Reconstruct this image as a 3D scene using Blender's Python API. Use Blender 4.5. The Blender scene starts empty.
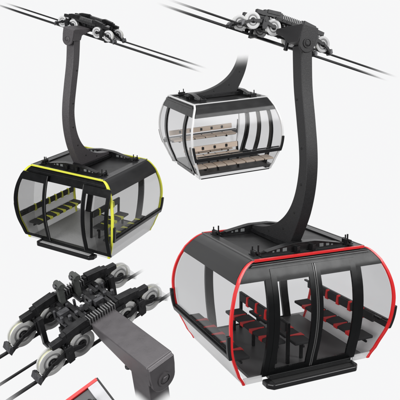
import bpy, bmesh, math, random
from mathutils import Matrix, Vector
random.seed(4)
SC = bpy.context.scene
COL = SC.collection

# ------------------------------------------------------------------ camera, world, lamps, exposure
CAM_H, PITCH = 9.0, math.radians(16)
CAMM = Matrix.Translation((0, 0, CAM_H)) @ Matrix.Rotation(math.radians(90) - PITCH, 4, 'X')
cd = bpy.data.cameras.new("camera"); cam = bpy.data.objects.new("camera", cd); COL.objects.link(cam)
cam.matrix_world = CAMM
cd.sensor_width = 36; cd.lens = 54; cd.clip_end = 500; cd.clip_start = 0.05
SC.camera = cam
w = bpy.data.worlds.new("World"); SC.world = w; w.use_nodes = True
bg = w.node_tree.nodes['Background']; bg.inputs[1].default_value = 1.0
# made-up world gradient: white ahead, dimmed behind the viewer so black paint reflects dark
_N = w.node_tree.nodes; _L = w.node_tree.links
_t = _N.new('ShaderNodeTexCoord'); _d = _N.new('ShaderNodeVectorMath'); _d.operation = 'DOT_PRODUCT'
_d.inputs[1].default_value = (0, math.cos(PITCH), -math.sin(PITCH)); _L.new(_t.outputs['Generated'], _d.inputs[0])
_r = _N.new('ShaderNodeValToRGB'); _e = _r.color_ramp.elements
_e[0].position = .15; _e[0].color = (.16, .16, .165, 1); _e[1].position = .80; _e[1].color = (.925, .925, .93, 1)
_x = _e.new(.45); _x.color = (.42, .42, .43, 1)
_L.new(_d.outputs['Value'], _r.inputs['Fac']); _L.new(_r.outputs[0], bg.inputs[0])
SC.view_settings.view_transform = 'Standard'; SC.view_settings.look = 'None'
SC.view_settings.exposure = 0; SC.view_settings.gamma = 1
SC.cycles.transparent_max_bounces = 48
SC.cycles.max_bounces = 8
SC.cycles.use_denoising = True


def area(name, loc, target, size, power, col=(1, 1, 1)):
    l = bpy.data.lights.new(name, 'AREA'); l.shape = 'RECTANGLE'; l.size = size[0]; l.size_y = size[1]
    l.energy = power; l.color = col
    o = bpy.data.objects.new(name, l); COL.objects.link(o)
    o.location = loc
    o.rotation_euler = (Vector(target) - Vector(loc)).to_track_quat('-Z', 'Y').to_euler()
    return o


area('soft_area_lamp', (-3, 9, 32), (0, 15, 6), (20, 20), 3800)
area('soft_area_lamp', (26, -2, 20), (1, 15, 7), (14, 14), 5200)
area('soft_area_lamp', (-18, -12, 12), (0, 17, 7), (14, 14), 7500)  # added fill, kept low to brighten the white cabin's seats

# ------------------------------------------------------------------ materials
MATS = {}


def CV(x, y, depth):
    """world point seen at picture position x,y (400 px picture) at a depth, used to measure poses"""
    return CAMM @ Vector(((x - 200) / 600 * depth, -(y - 200) / 600 * depth, -depth))


def mat(name, col, rough=0.5, metal=0.0, noise=0.0, nscale=8, bump=0.0, bscale=60, coat=0.0, fades=(), spec=0.5, noise_col=None, stretch=None):
    if name in MATS: return MATS[name]
    m = bpy.data.materials.new(name); m.use_nodes = True; MATS[name] = m
    nt = m.node_tree; N = nt.nodes; b = N['Principled BSDF']
    b.inputs['Base Color'].default_value = (*col, 1); b.inputs['Roughness'].default_value = rough
    b.inputs['Metallic'].default_value = metal; b.inputs['Coat Weight'].default_value = coat
    b.inputs['Specular IOR Level'].default_value = spec
    tc = N.new('ShaderNodeTexCoord')
    if noise:
        n = N.new('ShaderNodeTexNoise'); n.inputs['Scale'].default_value = nscale; n.inputs['Detail'].default_value = 6
        src = tc.outputs['Object']
        if stretch:
            mp = N.new('ShaderNodeMapping'); mp.inputs['Scale'].default_value = stretch
            nt.links.new(src, mp.inputs[0]); src = mp.outputs[0]
        nt.links.new(src, n.inputs['Vector'])
        cr = N.new('ShaderNodeValToRGB'); cr.color_ramp.elements[0].position = .3; cr.color_ramp.elements[1].position = .7
        c2 = noise_col or tuple(min(1, c * (1 + noise)) for c in col)
        cr.color_ramp.elements[0].color = (*[c * (1 - noise * .5) for c in col], 1)
        cr.color_ramp.elements[1].color = (*c2, 1)
        nt.links.new(n.outputs['Fac'], cr.inputs['Fac']); nt.links.new(cr.outputs[0], b.inputs['Base Color'])
        mr = N.new('ShaderNodeMapRange'); mr.inputs['To Min'].default_value = max(0.02, rough - .1); mr.inputs['To Max'].default_value = min(1, rough + .12)
        nt.links.new(n.outputs['Fac'], mr.inputs['Value']); nt.links.new(mr.outputs[0], b.inputs['Roughness'])
    if bump:
        n = N.new('ShaderNodeTexNoise'); n.inputs['Scale'].default_value = bscale; n.inputs['Detail'].default_value = 3
        nt.links.new(tc.outputs['Object'], n.inputs['Vector'])
        bp = N.new('ShaderNodeBump'); bp.inputs['Strength'].default_value = bump; bp.inputs['Distance'].default_value = .01
        nt.links.new(n.outputs['Fac'], bp.inputs['Height']); nt.links.new(bp.outputs[0], b.inputs['Normal'])
    if fades:
        fade_out(nt, b.outputs[0], fades)
    return m


def fade_out(nt, shader, fades):
    """the thing itself dissolves into clear air between two places that stand still in the world"""
    N = nt.nodes; g = N.new('ShaderNodeNewGeometry'); prod = None
    for p0, p1 in fades:
        d = Vector(p1) - Vector(p0); L = d.length; d.normalize()
        s = N.new('ShaderNodeVectorMath'); s.operation = 'SUBTRACT'; s.inputs[1].default_value = tuple(p0)
        nt.links.new(g.outputs['Position'], s.inputs[0])
        dt = N.new('ShaderNodeVectorMath'); dt.operation = 'DOT_PRODUCT'; dt.inputs[1].default_value = tuple(d)
        nt.links.new(s.outputs[0], dt.inputs[0])
        mr = N.new('ShaderNodeMapRange'); mr.interpolation_type = 'SMOOTHSTEP'
        mr.inputs['From Min'].default_value = 0; mr.inputs['From Max'].default_value = L
        mr.inputs['To Min'].default_value = 1; mr.inputs['To Max'].default_value = 0
        nt.links.new(dt.outputs['Value'], mr.inputs['Value'])
        if prod is None: prod = mr.outputs[0]
        else:
            mm = N.new('ShaderNodeMath'); mm.operation = 'MULTIPLY'
            nt.links.new(prod, mm.inputs[0]); nt.links.new(mr.outputs[0], mm.inputs[1]); prod = mm.outputs[0]
    t = N.new('ShaderNodeBsdfTransparent'); mx = N.new('ShaderNodeMixShader')
    nt.links.new(prod, mx.inputs[0]); nt.links.new(t.outputs[0], mx.inputs[1]); nt.links.new(shader, mx.inputs[2])
    nt.links.new(mx.outputs[0], N['Material Output'].inputs['Surface'])


def glass(name, tint, gloss=.10, milk=0.0, fades=()):
    if name in MATS: return MATS[name]
    m = bpy.data.materials.new(name); m.use_nodes = True; MATS[name] = m
    nt = m.node_tree; N = nt.nodes; N.remove(N['Principled BSDF']); out = N['Material Output']
    t = N.new('ShaderNodeBsdfTransparent'); t.inputs[0].default_value = (*[c ** .5 for c in tint], 1)
    g = N.new('ShaderNodeBsdfGlossy'); g.inputs['Roughness'].default_value = .16; g.inputs['Color'].default_value = (.9, .9, .9, 1)
    lw = N.new('ShaderNodeLayerWeight'); lw.inputs['Blend'].default_value = .5
    pw = N.new('ShaderNodeMath'); pw.operation = 'POWER'; pw.inputs[1].default_value = 4; nt.links.new(lw.outputs['Facing'], pw.inputs[0])
    cl = N.new('ShaderNodeMath'); cl.operation = 'MULTIPLY_ADD'; cl.inputs[1].default_value = .45; cl.inputs[2].default_value = gloss * .18
    nt.links.new(pw.outputs[0], cl.inputs[0])
    mx = N.new('ShaderNodeMixShader'); nt.links.new(cl.outputs[0], mx.inputs[0]); nt.links.new(t.outputs[0], mx.inputs[1]); nt.links.new(g.outputs[0], mx.inputs[2])
    last = mx.outputs[0]
    if milk:
        d = N.new('ShaderNodeBsdfDiffuse'); d.inputs[0].default_value = (.95, .95, .95, 1)
        m2 = N.new('ShaderNodeMixShader'); m2.inputs[0].default_value = milk
        nt.links.new(last, m2.inputs[1]); nt.links.new(d.outputs[0], m2.inputs[2]); last = m2.outputs[0]
    nt.links.new(last, out.inputs['Surface'])
    if fades: fade_out(nt, last, fades)
    return m


# ------------------------------------------------------------------ mesh helpers
class MB:
    def __init__(s): s.v = []; s.f = []; s.mi = []

    def grid(s, rings, closed=True, caps=True, mi=0):
        """rings: list of equally long point lists"""
        n = len(rings[0]); b = len(s.v)
        for r in rings: s.v += [tuple(p) for p in r]
        for i in range(len(rings) - 1):
            for j in range(n if closed else n - 1):
                k = (j + 1) % n
                s.f.append((b + i * n + j, b + i * n + k, b + (i + 1) * n + k, b + (i + 1) * n + j)); s.mi.append(mi)
        if caps:
            s.f.append(tuple(b + j for j in range(n))[::-1]); s.mi.append(mi)
            s.f.append(tuple(b + (len(rings) - 1) * n + j for j in range(n))); s.mi.append(mi)
        return s

    def box(s, x0, x1, y0, y1, z0, z1, M=None, mi=0):
        P = [Vector(p) for p in ((x0, y0, z0), (x1, y0, z0), (x1, y1, z0), (x0, y1, z0), (x0, y0, z1), (x1, y0, z1), (x1, y1, z1), (x0, y1, z1))]
        if M: P = [M @ p for p in P]
        return s.grid([P[:4], P[4:]], mi=mi)

    def prism(s, poly, axis, a, b, M=None, mi=0):
        """poly: 2D points in the plane perpendicular to axis ('x': (y,z), 'y': (x,z), 'z': (x,y))"""
        def pt(p, t):
            q = {'x': (t, p[0], p[1]), 'y': (p[0], t, p[1]), 'z': (p[0], p[1], t)}[axis]
            return (M @ Vector(q)) if M else Vector(q)
        return s.grid([[pt(p, a) for p in poly], [pt(p, b) for p in poly]], mi=mi)

    def lathe(s, prof, axis='y', c=(0, 0, 0), n=32, mi=0, closed=True):
        """prof: (radius, along) pairs; closed loop profile"""
        rings = []
        for i in range(n):
            t = 2 * math.pi * i / n; ca, sa = math.cos(t), math.sin(t)
            r = []
            for rad, al in prof:
                if axis == 'y': p = (rad * ca, al, rad * sa)
                elif axis == 'z': p = (rad * ca, rad * sa, al)
                else: p = (al, rad * ca, rad * sa)
                r.append((p[0] + c[0], p[1] + c[1], p[2] + c[2]))
            rings.append(r)
        rings.append(rings[0])
        m = len(prof); b = len(s.v)
        for r in rings[:-1]: s.v += r
        for i in range(n):
            i2 = (i + 1) % n
            for j in range(m if closed else m - 1):
                k = (j + 1) % m
                s.f.append((b + i * m + j, b + i2 * m + j, b + i2 * m + k, b + i * m + k)); s.mi.append(mi)
        return s

    def cyl(s, c, r, l, axis='y', n=20, mi=0):
        return s.lathe([(0.0005, -l / 2), (r * .9, -l / 2), (r, -l / 2 + min(r * .1, l * .2)), (r, l / 2 - min(r * .1, l * .2)), (r * .9, l / 2), (0.0005, l / 2)], axis, c, n, mi)

    def tube(s, pts, r, n=12, mi=0):
        pts = [Vector(p) for p in pts]; rings = []
        up = Vector((0, 0, 1))
        for i, p in enumerate(pts):
            d = (pts[min(i + 1, len(pts) - 1)] - pts[max(i - 1, 0)]).normalized()
            a = d.cross(up)
            if a.length < 1e-3: a = d.cross(Vector((1, 0, 0)))
            a.normalize(); b = a.cross(d)
            rr = r[i] if isinstance(r, (list, tuple)) else r
            rings.append([p + a * rr * math.cos(2 * math.pi * j / n) + b * rr * math.sin(2 * math.pi * j / n) for j in range(n)])
        return s.grid(rings, mi=mi)

    def build(s, name, mats, parent=None, bevel=0.0, smooth=True, segs=2, angle=35, loc=None):
        me = bpy.data.meshes.new(name); me.from_pydata(s.v, [], s.f)
        if not isinstance(mats, (list, tuple)): mats = [mats]
        for m in mats: me.materials.append(m)
        me.polygons.foreach_set('material_index', s.mi)
        bm = bmesh.new(); bm.from_mesh(me); bmesh.ops.recalc_face_normals(bm, faces=bm.faces); bm.to_mesh(me); bm.free()
        if smooth:
            me.shade_smooth(); me.set_sharp_from_angle(angle=math.radians(angle))
        o = bpy.data.objects.new(name, me); COL.objects.link(o)
        if parent: o.parent = parent
        if loc: o.location = loc
        if bevel:
            b = o.modifiers.new('edge', 'BEVEL'); b.width = bevel; b.segments = segs; b.limit_method = 'ANGLE'; b.angle_limit = math.radians(40)
            b.harden_normals = True
        return o


def tag(o, label, cat, group=None, kind=None):
    o['label'] = label; o['category'] = cat
    if group: o['group'] = group
    if kind: o['kind'] = kind
    return o


def pose(Mr, t):
    """matrix of a thing measured in picture space (x right, y down, z forward) to the world"""
    M = Matrix([[*Mr[0], t[0]], [*Mr[1], t[1]], [*Mr[2], t[2]], [0, 0, 0, 1]])
    return CAMM @ Matrix.Diagonal((1, -1, -1, 1)) @ M


def root(name, M):
    o = bpy.data.objects.new(name, None); COL.objects.link(o); o.matrix_world = M; o.empty_display_size = .3
    return o


def lerp_table(T, x):
    for (x0, y0), (x1, y1) in zip(T, T[1:]):
        if x <= x1:
            t = (x - x0) / (x1 - x0); return y0 + (y1 - y0) * t
    return T[-1][1]


def smooth_table(pts, n=60):
    """Catmull-Rom through the points, sampled"""
    out = []
    for k in range(len(pts) - 1):
        p0 = pts[max(k - 1, 0)]; p1 = pts[k]; p2 = pts[k + 1]; p3 = pts[min(k + 2, len(pts) - 1)]
        for i in range(10):
            t = i / 10
            y = .5 * ((2 * p1[1]) + (-p0[1] + p2[1]) * t + (2 * p0[1] - 5 * p1[1] + 4 * p2[1] - p3[1]) * t * t + (-p0[1] + 3 * p1[1] - 3 * p2[1] + p3[1]) * t ** 3)
            out.append((p1[0] + (p2[0] - p1[0]) * t, y))
    out.append(pts[-1]); return out


H = 2.3


class Body:
    def __init__(s, sh):
        s.Wt, s.Wm, s.Wb, s.Lt, s.Lm, s.Lb, s.zm = sh
        s.TW = smooth_table([(0, 0), (.083, .32), (.3, .86), (.5, 1), (.64, .96), (.78, .77), (.89, .50), (.95, .24), (.985, .0), (1, -.22)])
        s.TL = smooth_table([(0, 0), (.1, .25), (.3, .76), (.5, 1), (.7, .86), (.87, .45), (1, 0)])

    def W(s, z):
        f = lerp_table(s.TW, z / H); e = s.Wb if z < s.zm else s.Wt; return e + (s.Wm - e) * f

    def L(s, z):
        f = lerp_table(s.TL, z / H); e = s.Lb if z < s.zm else s.Lt; return e + (s.Lm - e) * f

    def pt(s, face, a, d, z, off):
        if face == 'F': return (a * s.W(z) + d, -(s.L(z) + off), z)
        if face == 'B': return (a * s.W(z) + d, (s.L(z) + off), z)
        if face == 'L': return (-(s.W(z) + off), a * s.L(z) + d, z)
        return ((s.W(z) + off), a * s.L(z) + d, z)

    def slab(s, mb, face, a0, d0, a1, d1, z0, z1, o0, o1, nz=14, mi=0):
        rings = []
        for i in range(nz + 1):
            z = z0 + (z1 - z0) * i / nz
            rings.append([s.pt(face, a0, d0, z, o0), s.pt(face, a1, d1, z, o0), s.pt(face, a1, d1, z, o1), s.pt(face, a0, d0, z, o1)])
        return mb.grid(rings, mi=mi)


# ------------------------------------------------------------------ carriage (bogie with eight sheaves on two track cables)
def wheel_mb(r=.17):
    m = MB()
    # side discs with stepped rings, groove and hub
    m.lathe([(.05, -.034), (.075, -.034), (.08, -.026), (.112, -.026), (.118, -.036), (r - .022, -.038), (r - .004, -.034), (r, -.027), (r - .006, -.019), (r - .028, -.013),
             (r - .028, .013), (r - .006, .019), (r, .027), (r - .004, .034), (r - .022, .038), (.118, .036), (.112, .026), (.08, .026), (.075, .034), (.05, .034)], 'y', n=44)
    m.lathe([(r - .034, -.0135), (r - .0255, -.0135), (r - .0255, .0135), (r - .034, .0135)], 'y', n=44, mi=1)
    for q in (-1, 1): m.lathe([(.086, q * .024), (.107, q * .024), (.107, q * .0275), (.086, q * .0275)], 'y', n=44, mi=3)
    m.lathe([(.0005, -.048), (.03, -.048), (.034, -.042), (.056, -.040), (.056, .040), (.034, .042), (.03, .048), (.0005, .048)], 'y', n=24, mi=2)
    return m


def carriage(parent, a, b, c, M, r=.17, yf=-1.2, w=.165, zt=.21, pz=-.1, xb=0.0, posts=True):
    """a,b: sheave offsets along the cables; c: half gauge; beam reaches to yf"""
    dark, dark2, wl, lin, beamm, zinc = M['iron'], M['iron2'], M['wheel'], M['liner'], M['beam'], M['zinc']
    wm = wheel_mb()  # scaled to r below
    me = None
    for sy in (-1, 1):
        for x in (-a, -b, b, a):
            if me is None:
                o = wm.build('wheel', [wl, lin, dark2, M['ring']], parent); me = o.data
            else:
                o = bpy.data.objects.new('wheel', me); COL.objects.link(o); o.parent = parent
            o.location = (x, sy * c, 0); o.scale = (r / .17, 1, r / .17)
            o.rotation_euler = (0, random.random(), 0)
    for sy in (-1, 1):
        y = sy * c; yo = y - .055  # bars lie on the viewer side and the far side of every sheave
        for sx in (-1, 1):
            mid = sx * (a + b) / 2; m = MB()
            for yy in (y - .062, y + .062):
                t = .011
                # bent rocker arm from the middle yoke down to each axle and on to the guard tip
                for e, q in ((-1, -sx), (1, sx)):
                    ax = mid + e * (a - b) / 2
                    pts = [(mid + e * .02, .075), (mid + e * .09, .06), (ax - e * .03, .028), (ax + e * .03, .02), (ax + e * .03, -.022), (ax - e * .035, -.03), (mid + e * .085, -.005), (mid + e * .02, -.01)]
                    m.prism(pts, 'y', yy - t, yy + t)
            # guard arm and wedge tip reaching past the outer sheave
            ox = sx * a
            for yy in (y - .062, y + .062):
                m.prism([(ox, .022), (ox + sx * .12, -.03), (ox + sx * .21, -.105), (ox + sx * .19, -.14), (ox + sx * .09, -.07), (ox, -.022)], 'y', yy - .011, yy + .011)
            m.build('rocker_arm', dark, parent, bevel=.004)
            g = MB()
            g.prism([(ox + sx * .165, -.05), (ox + sx * .20, -.035), (ox + sx * .235, -.10), (ox + sx * .21, -.16), (ox + sx * .18, -.13)], 'y', y - .075, y + .075)
            g.build('cable_guard', zinc, parent, bevel=.006)
            # yoke: box between the two sheaves with an outer cheek that hangs down
            k = MB()
            k.box(mid - .035, mid + .035, y - .09, y + .09, .075, .10)
            k.box(mid - .04, mid - .028, y - .085, y + .085, -.05, .115)
            k.box(mid + .028, mid + .04, y - .085, y + .085, -.05, .115)
            k.prism([(mid - .045, .12), (mid + .045, .12), (mid + .05, -.03), (mid + .04, -.09), (mid - .03, -.10), (mid - .05, -.05)], 'y', y - .098, y - .078)
            k.prism([(mid - .045, .12), (mid + .045, .12), (mid + .05, -.03), (mid + .04, -.09), (mid - .03, -.10), (mid - .05, -.05)], 'y', y + .078, y + .098)
            k.cyl((mid, y, .05), .022, .21, 'y')
            k.box(mid - .02 - sx * .03, mid + .02 - sx * .03, y - .03, y + .03, .09, .20)
            k.build('yoke', dark, parent, bevel=.004)
            # bolts on the yoke
            q = MB()
            for bx in (-.022, .022):
                for by in (-.05, 0, .05): q.cyl((mid + bx, y + by, .106), .009, .014, 'z', 6)
            q.build('bolt', zinc, parent)
        # longitudinal equaliser beam with stepped top
        X = a * .98; f = MB()
        top = [(-X * .98, .145), (-X * .98, .215), (-X * .78, .225), (-X * .78, .25), (-X * .28, .285), (-X * .28, .25), (X * .28, .25), (X * .28, .285), (X * .78, .25), (X * .78, .225), (X * .98, .215), (X * .98, .145)]
        bot = [(X * .80, .14), (X * .55, .165), (X * .3, .13), (-X * .3, .13), (-X * .55, .165), (-X * .80, .14)]
        f.prism(top + bot, 'y', y - .036, y + .036)
        f.prism([(-X * .70, .20), (-X * .34, .225), (-X * .34, .296), (-X * .70, .268)], 'y', y - .046, y + .046)
        f.prism([(X * .34, .225), (X * .70, .20), (X * .70, .268), (X * .34, .296)], 'y', y - .046, y + .046)
        f.build('equaliser_beam', dark, parent, bevel=.005)
        g = MB()
        for i in range(11):
            x = -X * .25 + X * .50 * i / 10
            g.box(x - .006, x + .006, y - .046, y + .046, .19, .272)
        g.build('spring_pack', M['bright'], parent, bevel=.003)
        # side strap below the beam
        h = MB(); h.box(-X * .45, X * .45, y - .058, y - .044, .135, .19); h.box(-X * .45, X * .45, y + .044, y + .058, .135, .19)
        for i in range(7):
            x = -X * .4 + X * .8 * i / 6
            h.cyl((x, y, .163), .012, .135, 'y', 8)
        h.build('side_strap', dark2, parent, bevel=.003)
    # cross members and grip between the trains
    k = MB()
    for x in (-.30, -.13, .13, .30):
        k.box(x - .03, x + .03, -c, c, .10, .155)
        k.cyl((x, 0, .06), .035, c * 1.1, 'y')
    for x in (-.22, 0, .22):
        k.box(x - .045, x + .045, -.055, .055, -.08, .13)
        k.cyl((x, 0, -.04), .045, .17, 'y', 14)
        k.box(x - .02, x + .02, -c * .8, -c * .25, .15, .185); k.box(x - .02, x + .02, c * .25, c * .8, .15, .185)
    k.box(-.38, .38, -.03, .03, -.03, .05)
    k.box(-.34, .34, -.075, -.055, .02, .10); k.box(-.34, .34, .055, .075, .02, .10)
    k.build('grip_frame', dark, parent, bevel=.004)
    k = MB()
    for x in (-.34, -.26, -.17, -.07, .05, .17, .26, .34):
        k.cyl((x, -.11 + .04 * ((x * 100) % 3), .17), .022, .08, 'z', 12)
        k.cyl((x, .13, .15), .017, .11, 'z', 10)
        k.box(x - .012, x + .012, -.10, .10, .10, .125)
    k.box(-.33, -.2, .02, .1, .12, .2); k.box(.08, .2, -.1, -.04, .12, .2)
    k.build('grip_parts', zinc, parent, bevel=.003)
    # two stout posts with capped cross heads standing behind the far beam
    for i, x in enumerate((-.16, .06) if posts else ()):
        k = MB()
        k.box(x - .035, x + .035, c - .10, c - .04, .10, .40); k.cyl((x, c - .07, .42), .036, .13, 'y', 18)
        k.box(x - .05, x + .05, c - .125, c - .015, .375, .425)
        k.build('guide_post', M['postm'], parent, bevel=.005)
        k = MB(); k.cyl((x - .055, c - .07, .42), .03, .018, 'x', 18)
        k.build('post_cap', zinc, parent)
    # heavy legs going down outside each train's first yoke to the haul-cable frame
    k = MB()
    for sx in (-1, 1):
        x = sx * (a + b) / 2
        k.box(x - .03, x + .03, c - .16, c - .10, -.23, .18)
        k.box(x - .03, x + .03, -.10, c - .10, -.23, -.18)
    k.box(-(a + b) / 2, (a + b) / 2, -.035, .035, -.222, -.185)
    k.build('haul_frame', dark, parent, bevel=.005)
    # transverse box beam with its drooping rounded head
    k = MB()
    poly = [(-c + .03, zt - .005), (yf + .02, zt + .012), (yf, zt - .005), (yf, pz - .02), (yf + .34, pz - .02), (-.55, zt - .17), (-c, zt - .09), (-c + .03, zt - .085)]
    k.prism(poly, 'x', xb - w, xb + w)
    k.build('cross_beam', M['beam'], parent, bevel=.012, segs=3)
    hd = MB()
    pr = [(-w * .985, zt - .004), (w * .985, zt - .004), (w * .985, pz + .10)]
    for i in range(0, 13):
        t = -math.pi * (i / 12) * .86 - .12; pr.append((.93 * w * math.cos(t), pz - .01 + .155 * math.sin(t)))
    pr.append((-w * .985, pz + .10))
    hd.prism([(x + xb, z) for x, z in pr], 'y', yf - .03, yf + .02)
    head = hd.build('beam_head', M['beam'], parent, bevel=.014, segs=3)
    k = MB()
    k.lathe([(.062, -.012), (.082, -.012), (.082, .012), (.062, .012)], 'y', (xb, yf - .033, pz), 28)
    k.cyl((xb, yf - .036, pz), .04, .03, 'y', 6); k.cyl((xb, yf - .03, pz), .058, .02, 'y', 28)
    k.build('pivot_pin', M['pin'], head, bevel=.002)
    k = MB(); k.cyl((xb - w * .6, yf + .47, pz - .02), .035, .22, 'z', 14); k.cyl((xb - w * .6, yf + .47, pz - .11), .04, .03, 'z', 14)
    k.build('damper', dark, parent)


# ------------------------------------------------------------------ hanger arm
ARM_F = [(-.90, 5.98), (-.95, 5.3), (-1.07, 4.7), (-1.16, 4.2), (-1.18, 3.8), (-1.13, 3.4), (-1.01, 3.0), (-.84, 2.66), (-.66, 2.36)]
ARM_B = [(-.62, 5.98), (-.68, 5.3), (-.80, 4.7), (-.90, 4.2), (-.92, 3.85), (-.84, 3.45), (-.68, 3.12), (-.44, 2.86), (-.10, 2.65), (.32, 2.51), (.80, 2.44), (1.0, 2.43)]


def arm(parent, M, ztop=None, u=0.0):
    def cr(pts):
        o = []
        for k in range(len(pts) - 1):
            p0 = pts[max(k - 1, 0)]; p1 = pts[k]; p2 = pts[k + 1]; p3 = pts[min(k + 2, len(pts) - 1)]
            for i in range(5):
                t = i / 5
                o.append(tuple(.5 * ((2 * p1[j]) + (-p0[j] + p2[j]) * t + (2 * p0[j] - 5 * p1[j] + 4 * p2[j] - p3[j]) * t * t + (-p0[j] + 3 * p1[j] - 3 * p2[j] + p3[j]) * t ** 3) for j in (0, 1)))
        o.append(pts[-1]); return o
    F = cr(ARM_F)[::-1]; B = cr(ARM_B)
    poly = F + B + [(1.0, 2.36)]
    if ztop: poly = [p for p in poly if p[1] <= ztop]
    m = MB(); m.prism(poly, 'x', u - .115, u + .115)
    o = m.build('hanger_arm', M['arm'], parent, bevel=.012, segs=3, angle=50)
    b = MB()
    for y, z in ((-.80, 5.05), (-.99, 4.2), (-1.0, 3.55), (-.80, 3.0), (-.42, 2.62), (.12, 2.47)):
        if ztop and z > ztop - .8: continue
        b = MB(); b.cyl((u, y, z), .022, .245, 'x', 10); b.build('arm_bolt', M['hole'], o)
    return o


# ------------------------------------------------------------------ the cabin
def bench(g, M, u, d, v0, v1, n, back, zs=.46, zb=.86, name='bench', wall=False, solid=False):
    """row of seats along v; d = +1/-1 is the way the sitter faces in u"""
    par = bpy.data.objects.new(name, None); COL.objects.link(par); par.parent = g
    fr = MB(); dep = .46 if solid else .36
    ub = u - d * (dep / 2 + .03)
    fr.box(min(u - .02, u + .02), max(u - .02, u + .02), v0, v1, zs - .08, zs - .035)
    if wall:      # carried by brackets on the side wall
        for v in (v0 + .3, v1 - .3): fr.box(min(u, u - d * .14), max(u, u - d * .14), v - .03, v + .03, zs - .12, zs - .04)
    for v in () if wall else (v0 + .1, (v0 + v1) / 2, v1 - .1): fr.box(u - .03, u + .03, v - .025, v + .025, .125, zs - .04)
    if back:
        for v in () if wall else (v0, v1):
            fr.box(ub - .03, ub + .03, v - .03, v + .03, .125, zb + .07)
        if not solid: fr.box(ub - .03, ub + .03, v0 - (.14 if wall else .03), v1 + (.14 if wall else .03), zb + (.02 if wall else .05), zb + (.06 if wall else .095))
    fr.build('frame', M['frame'], par, bevel=.008)
    st = (v1 - v0) / n
    me = None; mb_ = None; ms = None; mt = None
    for i in range(n):
        v = v0 + st * (i + .5)
        m = MB()
        m.box(-dep / 2, dep / 2, -st * .44, st * .44, -.03, .03)
        if me is None: o = m.build('cushion', M['seat'], par, bevel=.018, segs=3); me = o.data
        else:
            o = bpy.data.objects.new('cushion', me); COL.objects.link(o); o.parent = par
            bv = o.modifiers.new('edge', 'BEVEL'); bv.width = .018; bv.segments = 3
        o.location = (u, v, zs); o.rotation_euler = (0, 0, 0)
        # tapered accent between the seats, wide at the front edge
        k = MB()
        f, r_ = d * (dep / 2 + .012), -d * dep * .35
        k.prism([(r_, -.006), (f, -.095), (f, .03), (r_, .006)], 'z', -.034, .036)
        if i and not solid:
            if ms is None: o = k.build('accent', M['accent'], par); ms = o.data
            else: o = bpy.data.objects.new('accent', ms); COL.objects.link(o); o.parent = par
            o.location = (u, v - st * .5, zs)
        if back:
            m = MB(); m.box(-.03, .03, -st * (.49 if solid else .40), st * (.49 if solid else .40), -.085, .085)
            if mb_ is None: o = m.build('backrest', M['back'], par, bevel=.018, segs=3); mb_ = o.data
            else:
                o = bpy.data.objects.new('backrest', mb_); COL.objects.link(o); o.parent = par
                bv = o.modifiers.new('edge', 'BEVEL'); bv.width = .018; bv.segments = 3
            o.location = (ub + d * .03, v, zb)
            k = MB()
            if solid: k.box(-.037, .037, -.04, .04, -.045, .045)
            else: k.prism([(-.05, -.105), (.05, -.105), (.014, .10), (-.014, .10)], 'x', -.036, .036)
            if not i: continue
            if mt is None: o = k.build('strap', M['accent2'], par); mt = o.data
            else: o = bpy.data.objects.new('strap', mt); COL.objects.link(o); o.parent = par
            o.location = (ub + d * .03, v - st * .5, zb)
    return par


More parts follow.
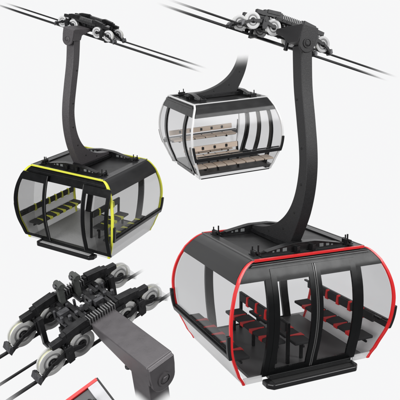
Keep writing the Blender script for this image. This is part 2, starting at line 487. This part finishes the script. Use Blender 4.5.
def cabin(g, sh, M, open_front=False, benches=()):
    B = Body(sh); Wt, Lt, Wb, Lb = B.W(H), B.Lt, B.Wb, B.Lb
    # floor
    m = MB(); z0, z1 = .05, .125; wf, lf = B.W(.09) - .20, B.L(.09) - .06
    m.box(-wf, wf, -lf, lf, z0, z1)
    m.build('floor', M['floor'], g, bevel=.01)
    # roof
    m = MB(); m.box(-Wt + .02, Wt - .02, -Lt + .04, Lt - .04, H - .07, H - .03)
    rf = m.build('roof', M['roof'], g)
    for s in (-1, 1):
        m = MB()
        x0, x1 = sorted((s * (Wt - .17), s * (Wt + .004))); m.box(x0, x1, -Lt + .03, Lt - .03, H - .03, H + .004)
        m.build('roof_border', M['cowl'], rf, bevel=.006)
    for s in (-1, 1):
        m = MB()
        x0, x1 = sorted((s * (Wt + .004), s * (Wt + .03))); m.box(x0, x1, -Lt - .01, Lt + .01, H - .03, H + .012)
        m.build('roof_trim_glint', M['trim'], rf, bevel=.006)
    # inner ceiling
    m = MB(); m.box(-Wt + .05, Wt - .05, -Lt + .06, Lt - .06, H - .13, H - .09); m.build('ceiling', M['inner'], g)
    zw = 1.93                                   # top of the windows
    for face in 'LR':
        m = MB(); B.slab(m, face, -1, .06, 1, -.06, zw, H - .005, -.05, 0, nz=16)
        m.build('cowl_panel', M['cowl'], g, angle=60)
        for a0, d0, a1, d1 in ((-1, .07, 1, -.07),):
            m = MB(); B.slab(m, face, a0, d0, a1, d1, .72, zw, -.02, -.008, nz=18)
            m.build('side_window', M['glass_side'], g, angle=60)
        m = MB(); B.slab(m, face, -1, .05, 1, -.05, .0, .62, -.02, -.006, nz=10)
        m.build('lower_panel', M['lower'], g, angle=60)
        if M.get('bottom_edge'):
            m = MB(); B.slab(m, face, -1, .05, 1, -.05, -.012, .012, -.03, .004, nz=1); m.build('bottom_edge', M['frame'], g)
        r = MB(); B.slab(r, face, -1, .04, 1, -.04, .625, .735, -.02, .065, nz=3)
        rl = r.build('bumper_rail', M['rail'], g, bevel=.012)
        r = MB(); B.slab(r, face, -1, .10, 1, -.10, .755, .785, -.02, .03, nz=1); r.build('rail_strip', M['frame'], rl)
        for s in (-1, 1):
            r = MB(); B.slab(r, face, s, -s * .02 - .04, s, -s * .02 + .035, .62, 1.10, .0, .065, nz=8)
            r.build('end_buffer', M['rail'], rl, bevel=.014)
    for face in 'FB':
        sgn = -1 if face == 'F' else 1
        # header over the doors
        m = MB(); B.slab(m, face, -1, .05, 1, -.05, zw + .02, H - .06, -.05, .0, nz=6)
        hd = m.build('header', M['frame'], g, angle=40)
        m = MB(); B.slab(m, face, -1, .08, 1, -.08, H - .105, H - .07, .0, .045, nz=1); m.build('gutter', M['frame'], hd, bevel=.006)
        m = MB(); B.slab(m, face, -1, .08, 1, -.08, zw + .23, zw + .24, .0, .010, nz=1); m.build('track', M['rail'], hd)
        # door posts and corner windows
        for s in (-1, 1):
            u0, u1 = sorted((s * .88, s * 1.02))
            if face == 'B': u0, u1 = sorted((s * .84, s * 1.02))
            if not (open_front and face == 'F'):
                m = MB(); B.slab(m, face, 0, u0, 0, u1, .1, zw + .04, -.06, .004, nz=20)
                m.build('door_post', M['frame'], g, angle=40)
            m = MB()
            if s < 0: B.slab(m, face, -1, .07, 0, -1.02, .13, zw + .03, -.03, -.018, nz=18)
            else: B.slab(m, face, 0, 1.02, 1, -.07, .13, zw + .03, -.03, -.018, nz=18)
            m.build('corner_window', M['glass_side'], g, angle=60)
            m = MB()
            if s < 0: B.slab(m, face, -1, .06, 0, -1.0, .0, .13, -.03, -.005, nz=4)
            else: B.slab(m, face, 0, 1.0, 1, -.06, .0, .13, -.03, -.005, nz=4)
            m.build('skirt', M['lower'], g)
        if face == 'B':
            m = MB(); B.slab(m, face, 0, -.84, 0, .84, .13, zw + .03, -.03, -.018, nz=18)
            m.build('rear_window', M['glass_door'], g, angle=60)
            m = MB(); B.slab(m, face, 0, -.84, 0, .84, .0, .13, -.03, -.005, nz=3); m.build('skirt', M['frame'], g)
        # two door leaves
        op = open_front and face == 'F'
        for s in (-1, 1) if face == 'F' else ():
            off, th = (.085, .03) if op else (-.03, .040)
            A, B_ = ((0, .006), (0, .905)) if s > 0 else ((0, -.905), (0, -.006))
            if op: A, B_ = ((0, .68), (0, 1.56)) if s > 0 else ((-1, .04), (0, -.50))
            sw = .115; o2 = lambda q, t: (q[0], q[1] + t)
            zb, zt = .14, H - .17
            m = MB()
            B.slab(m, face, *A, *o2(A, sw), zb, zt, off, off + th, nz=22)
            B.slab(m, face, *o2(B_, -sw), *B_, zb, zt, off, off + th, nz=22)
            B.slab(m, face, *o2(A, sw), *o2(B_, -sw), zw - .02, zt, off, off + th - .001, nz=6)
            B.slab(m, face, *o2(A, sw), *o2(B_, -sw), zb, zb + .09, off, off + th - .001, nz=2)
            d = m.build('door', M['frame'], g, angle=40)
            m = MB(); B.slab(m, face, *o2(A, sw), *o2(B_, -sw), zb + .09, zw - .02, off + .010, off + .020, nz=18)
            m.build('pane', M['glass_door'], d, angle=60)
            e = A if s > 0 else B_
            m = MB(); B.slab(m, face, *o2(e, s * .012 - .008), *o2(e, s * .012 + .008), zb, zt, off + th, off + th + .012, nz=22)
            m.build('edge_seal', M['seal'], d, angle=60)
        # threshold and outside step
        y0, y1 = sorted((sgn * (B.L(.1) - .06), sgn * (B.L(.1) + .07)))
        if face == 'F':
            m = MB(); m.box(-.9, .9, y0, y1, .045, .135); m.build('threshold', M['sill'], g, bevel=.008)
        if face == 'B': yy = None
        else: yy = [sgn * (B.Lb - .02), sgn * (B.Lb + .27)]
        m = MB()
        prof = None if yy is None else [(-1.0, yy[0]), (1.0, yy[0]), (1.0, sgn * (B.Lb + .17)), (.9, yy[1]), (-.9, yy[1]), (-1.0, sgn * (B.Lb + .17))]
        if prof: m.prism(prof, 'z', -.075, .035)
        if prof:
            stp = m.build('door_step', M['step'], g, bevel=.03, segs=4)
            m = MB(); ty = sorted((sgn * (B.Lb + .06), sgn * (B.Lb + .20))); m.box(-.86, .86, ty[0], ty[1], .034, .040); m.build('tread', M['tread'], stp)
        # coloured rim: two corner ribs and the roof edge in one sweep
        m = MB(); o = .011
        for s in (-1, 1):
            rings = []
            nz = 44
            for i in range(nz + 1):
                z = H * (i / nz if i < nz * .75 else .75 + .25 * math.sin(math.pi / 2 * (i / nz - .75) / .25))
                W, L = B.W(z), B.L(z)
                k = [(W + o, L + o), (W - M['ribw'], L + o), (W - M['ribw'], L - .04), (W - .045, L - .04), (W - .03, L - .04), (W + o, L - .035)]
                rings.append([(s * x, sgn * y, z) for x, y in k])
            m.grid(rings)
        y0, y1 = sorted((sgn * (Lt - .03), sgn * (Lt + .02)))
        m.box(-Wt - .01, Wt + .01, y0, y1, H - .036, H + .010)
        m.build('rim_frame', M['rim'], g, bevel=.012, segs=3, angle=60)
    # roof carrying beams with clamps at their ends
    for s in (-1, 1):
        v = s * .84; z = H - .03
        m = MB()
        m.prism([(-1.02, z), (1.02, z), (1.02, z + .05), (.80, z + .085), (.34, z + .17), (.22, z + .185), (-.22, z + .185), (-.34, z + .17), (-.80, z + .085), (-1.02, z + .05)], 'y', v - .03, v - .015)
        m.prism([(-1.02, z), (1.02, z), (1.02, z + .05), (.80, z + .085), (.34, z + .17), (.22, z + .185), (-.22, z + .185), (-.34, z + .17), (-.80, z + .085), (-1.02, z + .05)], 'y', v + .015, v + .03)
        m.prism([(.80, z + .07), (.34, z + .155), (.22, z + .17), (-.22, z + .17), (-.34, z + .155), (-.80, z + .07), (-.80, z + .085), (-.34, z + .17), (-.22, z + .187), (.22, z + .187), (.34, z + .17), (.80, z + .085)][::1], 'y', v - .075, v + .075)
        m.box(-1.0, 1.0, v - .08, v + .08, z, z + .018)
        bm = m.build('roof_beam', M['iron'], g, bevel=.004)
        for q in (-1, 1):
            for x, r_ in ((.40, .045), (.54, .035), (.64, .02)):
                m = MB()
                zz = z + .075 if r_ > .03 else z + .06
                m.box(q * x - r_, q * x + r_, v - .034, v + .034, zz - r_ * .75, zz + r_ * .75)
                m.build('hole_plate', M['plate'], bm, bevel=.004)  # pale plates put in for the beam's lightening holes that show bright
        for q in (-1, 1):
            m = MB(); X = q * 1.0
            m.box(X - .08, X + .08, v - .10, v + .10, z + .02, z + .05)
            m.box(X - .05, X - .02, v - .09, v + .09, z + .05, z + .12); m.box(X + .02, X + .05, v - .09, v + .09, z + .05, z + .11)
            m.cyl((X, v, z + .10), .028, .24, 'y', 10); m.cyl((X - q * .03, v - .06, z + .15), .016, .16, 'z', 8)
            m.cyl((X + q * .02, v + .07, z + .12), .014, .13, 'z', 8); m.cyl((X - q * .11, v, z + .05), .035, .03, 'z', 12)
            m.build('clamp', M['iron'], bm, bevel=.003)
    m = MB()
    m.prism([(-.98, H - .01), (.98, H - .01), (.98, H + .06), (-.6, H + .10), (-.98, H + .10)], 'x', -.20, -.135)
    m.prism([(-.98, H - .01), (.98, H - .01), (.98, H + .06), (-.6, H + .10), (-.98, H + .10)], 'x', .135, .20)
    m.build('arm_cradle', M['iron'], g, bevel=.006)
    for bz in benches: bench(g, M, **bz)
    return B


# ------------------------------------------------------------------ shared materials
iron = mat('dark iron', (.014, .014, .015), .34, .3, noise=.5, nscale=14, spec=.5)
iron2 = mat('black rubberised steel', (.012, .012, .013), .5)
ringm = mat('sheave ring grey', (.22, .22, .22), .4)
bright = mat('brushed bright steel', (.30, .30, .30), .32, .7, noise=.2, nscale=20)
zinc = mat('worn grey steel', (.10, .10, .105), .38, .6, noise=.5, nscale=20)
postm = mat('greenish grey cast steel', (.085, .09, .085), .5, .3, noise=.4, nscale=12)
wheelm = mat('pale grey sheave', (.50, .50, .485), .42, 0, noise=.12, nscale=9)
wheelw = mat('white sheave', (.72, .72, .72), .4)
liner = mat('cream sheave liner', (.66, .66, .42), .5)
hole = mat('bolt recess', (.006, .006, .006), .6)
blackp = mat('black painted metal', (.006, .0064, .0068), .26, 0, noise=.12, nscale=5, spec=.30)
railm = mat('black rubber rail', (.012, .012, .013), .38)
seal = mat('polished seal strip', (.10, .10, .10), .2)
inner = mat('pale bounce ceiling lining', (.6, .6, .6), .7)  # unseen ceiling made pale to bounce light onto the seats
plate = mat('pale beam hole plate', (.20, .21, .21), .5)
stepb = mat('black ribbed step', (.018, .018, .019), .2)


def kit(key, rim, accent, seat, roofc=.012, cowlc=.027, floor=.05, side=(.84, .84, .85), door=(.93, .93, .935), arm_col=(.05, .049, .052), trim=(.12, .12, .12),
        lower_mat=None, ribw=.045, tread=.03, fades=(), armfades=(), back=None, sill=None, arm_rough=.5, wheel=None, frame=None):
    fk = dict(fades=fades)
    d = dict(ring=ringm, bright=bright, iron=iron, iron2=iron2, zinc=zinc, postm=postm, wheel=wheel or wheelw, liner=liner, hole=hole, frame=frame or blackp, rail=railm, seal=seal,
             inner=inner, plate=plate, ribw=ribw)
    d['rim'] = mat(key + ' rim paint', rim, .32, 0, coat=.3)
    d['accent'] = mat(key + ' seat accent', accent, .5)
    d['accent2'] = d['accent']
    d['seat'] = mat(key + ' seat fabric', seat, .75, 0, noise=.25, nscale=30, bump=.3, bscale=160)
    d['back'] = back or d['seat']
    d['roof'] = mat(key + ' roof sheet', (roofc, roofc, roofc * 1.04), .40, 0, noise=.35, nscale=3)
    d['cowl'] = mat(key + ' roof cowl', (cowlc, cowlc, cowlc * 1.03), .34, 0, noise=.15, nscale=4, coat=.1)
    d['floor'] = mat(key + ' floor covering', (floor, floor, floor), .42, 0, noise=.15, nscale=25)
    d['sill'] = sill or blackp
    d['step'] = stepb; d['tread'] = mat(key + ' step tread', (tread,) * 3, .3, 0, noise=.2, nscale=30)
    d['trim'] = mat(key + ' roof trim and glint', trim, .35)  # default grey paints a glint along the red and yellow roof edges
    d['glass_side'] = glass(key + ' tinted side glass', side, .10)
    d['glass_door'] = glass(key + ' clear door glass', door, .08)
    d['lower'] = lower_mat or glass('frosted lower panel', (.90, .90, .90), .08, milk=.72)
    d['arm'] = mat(key + ' hanger paint', arm_col, arm_rough, 0, noise=.30, nscale=42, bump=.25, bscale=90, fades=armfades)
    d['beam'] = d['arm']; d['pin'] = d['arm']
    return d


def add_carriage(g, M, x0, a, b, c, yc, zc, th, xb=0, yf=-1.05, zt=.0, pz=-.28, r=.17):
    e = bpy.data.objects.new('carriage', None); COL.objects.link(e); e.parent = g
    e.matrix_local = Matrix.Translation((x0, yc, zc)) @ Matrix.Rotation(th, 4, 'Y')
    carriage(e, a, b, c, M, r=r, yf=yf, w=.165, zt=zt, pz=pz, xb=xb, posts=False)
    return e


def cable(name, p, q, r, m, label, group):
    mb = MB(); n = 40
    mb.tube([Vector(p).lerp(Vector(q), i / n) for i in range(n + 1)], r, 12)
    o = mb.build(name, m, None); tag(o, label, 'cable', group); return o


def cable_mat(name, fades):
    if name in MATS: return MATS[name]
    m = mat(name, (.022, .022, .023), .42, .3)
    nt = m.node_tree; N = nt.nodes; b = N['Principled BSDF']
    fade_out(nt, b.outputs[0], fades)
    return m


def cables_for(Mw, c, xl, xr, fl, fr, who, r=.019, key='', wr=.169):
    """Mw: world matrix of the carriage frame. Cables run along its x between xl and xr and dissolve over fl, fr"""
    P = lambda x, y, z: Mw @ Vector((x, y, z))
    m = cable_mat('stranded cable ' + key, [(P(xl + fl, 0, 0), P(xl, 0, 0)), (P(xr - fr, 0, 0), P(xr, 0, 0))])
    for y, z, lab, rr in ((-c, -wr + .024, 'front track', r), (c, -wr + .024, 'rear track', r), (0, -.20, 'thinner middle haul', r * .8)):
        cable('cable', P(xl, y, z), P(xr, y, z), rr, m, lab + ' cable through the ' + who, 'steel cables of the ropeway')


# ------------------------------------------------------------------ red gondola (largest, right)
RED = pose([[0.91809, -0.39631, -0.00694], [-0.07987, -0.16782, -0.98258], [0.38824, 0.90265, -0.18573]], [1.5935, 3.0343, 12.3759])
g = root('gondola', RED)
tag(g, 'large black and red gondola at the right with closed glass doors', 'gondola', 'ropeway gondolas')
M = kit('red', (.84, .022, .025), (.86, .03, .03), (.024, .024, .025), floor=.11, arm_col=(.016, .0155, .0165), side=(.78, .78, .785), door=(.90, .90, .905))
cabin(g, [1.272, 1.766, 1.393, 1.125, 1.394, 1.158, 1.236], M, benches=[
    dict(u=-1.42, d=1, v0=-1.15, v1=1.2, n=6, back=False, zs=.50, wall=True),
    dict(u=-.55, d=-1, v0=-.95, v1=.98, n=5, back=True, zb=.84, zs=.55),
    dict(u=.02, d=1, v0=-.95, v1=.98, n=5, back=False),
    dict(u=1.25, d=-1, v0=-1.25, v1=1.1, n=6, back=True, zb=.84, wall=True)])
arm(g, M, u=-.06)
e = add_carriage(g, M, 0.0, .774, .333, .252, .066, 6.254, .253, xb=-.10, yf=-1.12, r=.153)
bpy.context.view_layer.update()
cables_for(e.matrix_world.copy(), .252, -2.45, 2.75, 1.0, 1.1, 'carriage above the red gondola', key='red', wr=.153)

# ------------------------------------------------------------------ yellow gondola (left, doors open)
YEL = pose([[0.90619, 0.41865, 0.0597], [0.20039, -0.3008, -0.9324], [-0.37239, 0.85689, -0.35648]], [-3.3315, 1.0201, 18.4148])
g = root('gondola', YEL)
tag(g, 'black and yellow gondola at the left with its front doors slid open', 'gondola', 'ropeway gondolas')
M = kit('yellow', (.90, .92, .08), (.85, .87, .10), (.05, .05, .05), floor=.38, arm_col=(.078, .072, .076), side=(.80, .80, .80), door=(.66, .66, .66), tread=.55, ribw=.07, cowlc=.028, arm_rough=.42)
cabin(g, [1.276, 1.664, 1.411, 1.183, 1.404, 1.181, 1.265], M, open_front=True, benches=[
    dict(u=-1.25, d=1, v0=-1.15, v1=1.1, n=7, back=True, zb=.84, wall=True),
    dict(u=.55, d=1, v0=-.5, v1=1.0, n=4, back=True, zb=.84),
    dict(u=1.30, d=-1, v0=-1.1, v1=1.1, n=6, back=False, wall=True)])
arm(g, M)
e = add_carriage(g, M, 0.10, .73, .38, .237, -.13, 6.10, .17, r=.145, xb=-.03, yf=-.92, zt=.04, pz=-.23)
bpy.context.view_layer.update()
cables_for(e.matrix_world.copy(), .237, -3.2, 3.5, 1.1, 1.2, 'carriage above the yellow gondola', r=.021, key='yellow', wr=.145)

# ------------------------------------------------------------------ white gondola (middle, seen from behind)
WHI = pose([[-0.34752, -0.93591, -0.05752], [-0.27053, 0.15881, -0.94952], [0.8978, -0.31442, -0.30838]], [0.6552, -1.1962, 20.1487])
g = root('gondola', WHI)
tag(g, 'small black and white gondola with cream seats whose arm fades out above it', 'gondola', 'ropeway gondolas')
AF = [(WHI @ Vector((0, -1, 3.0)), WHI @ Vector((0, -1, 3.55)))]
cream = mat('cream leather', (.96, .80, .66), .5)
M = kit('white', (.88, .88, .88), (.70, .56, .45), (.95, .82, .68), floor=.10, arm_col=(.022, .022, .023), trim=(.8, .8, .8), side=(.84, .84, .845), door=(.86, .86, .865), ribw=.065,
        lower_mat=glass('clear lower glass', (.72, .72, .72), .1), armfades=AF, back=cream, cowlc=.022)
M['accent2'] = iron2; M['seat'] = cream; M['bottom_edge'] = True; M['accent'] = mat('dark seat gap', (.10, .09, .08), .6)
cabin(g, [1.343, 1.706, 1.369, 1.224, 1.516, 1.219, 1.258], M, benches=[
    dict(u=-1.24, d=1, v0=-1.3, v1=1.3, n=8, back=False, zs=.36, wall=True, solid=True),
    dict(u=-1.0, d=-1, v0=-.35, v1=1.25, n=4, back=True, zb=.82, zs=.60, solid=True),
    dict(u=-.20, d=1, v0=-.35, v1=1.25, n=4, back=False, zs=.60, solid=True),
    dict(u=1.20, d=-1, v0=-1.1, v1=1.25, n=6, back=True, zb=.97, zs=.76, wall=True, solid=True)])
arm(g, M, ztop=3.9)

# ------------------------------------------------------------------ carriage seen close (lower left)
DET = pose([[0.7184, -0.693, -0.0605], [-0.4033, -0.3441, -0.8479], [0.5668, 0.6335, -0.5267]], [-1.335, 1.363, 7.132])
g = root('cable_carriage', DET)
tag(g, 'close dark carriage with eight pale grooved wheels and a steel cross beam, lower left', 'carriage', None)
P = lambda x, y, z: DET @ Vector((x, y, z))
WF = [(P(.60, 0, 0), P(1.0, 0, 0))]
M = dict(iron=mat('dark iron close', (.022, .022, .023), .32, .35, noise=.5, nscale=14, spec=.5, fades=WF), iron2=mat('black steel close', (.010, .010, .011), .5, fades=WF),
         zinc=mat('worn grey steel close', (.085, .085, .09), .38, .5, noise=.5, nscale=20, fades=WF), postm=postm, liner=mat('cream liner close', (.66, .66, .42), .5, fades=WF), hole=hole, bright=bright, ring=mat('sheave ring grey close', (.26, .26, .26), .4, fades=WF),
         wheel=mat('pale grey sheave close', (.60, .60, .585), .42, 0, noise=.12, nscale=9, fades=WF))
M['arm'] = mat('scuffed grey steel beam', (.118, .110, .115), .30, .35, noise=.10, nscale=11, bump=.05, bscale=60, fades=[(P(0, 0, -.30), P(0, 0, -.52))])
M['beam'] = M['arm']; M['pin'] = M['arm']
carriage(g, .701, .318, .316, M, yf=-1.355, w=.168, zt=.204, pz=-.03)
m = MB(); m.prism([(-1.30, .0), (-1.0, .0), (-1.0, -.8), (-1.30, -.8)], 'x', -.15, .11)
m.build('hanger_arm', M['arm'], g, bevel=.012, segs=3)
cables_for(DET, .316, -1.42, 1.12, .42, .35, 'close carriage, lower left', r=.021, key='close')

# ------------------------------------------------------------------ corner of a further red-rimmed gondola (bottom edge)
import mathutils
e_, ph = math.radians(50), math.radians(40)
# far roof corner at the picture's (96,377): u- edge runs down-left, v- edge runs down-right
U = Vector((-math.cos(ph), math.sin(ph) * math.sin(e_), -math.sin(ph) * math.cos(e_)))     # direction of -u in picture space (x right, y down, z forward)
V = Vector((math.sin(ph), math.cos(ph) * math.sin(e_), -math.cos(ph) * math.cos(e_)))      # direction of -v
uu, vv = -U, -V; zz = uu.cross(vv)
Mr = [[uu[i], vv[i], zz[i]] for i in range(3)]
D = 9.0
cpt = Vector(((96 - 200) / 600 * D, (377 - 200) / 600 * D, D))
cor = Vector((1.28 + .015, 1.18 + .03, H))
t = cpt - Matrix(Mr) @ cor
COR = pose(Mr, t)
g = root('gondola', COR)
tag(g, 'roof corner of a red rimmed gondola peeking in at the bottom edge', 'gondola', 'ropeway gondolas')
Q = lambda x, y, z: COR @ Vector((x, y, z))
M = kit('corner', (.78, .03, .03), (.80, .03, .03), (.05, .05, .05), cowlc=.60, trim=(.02, .02, .02), roofc=.10)
cabin(g, [1.28, 1.29, 1.28, 1.18, 1.185, 1.18, 1.26], M)
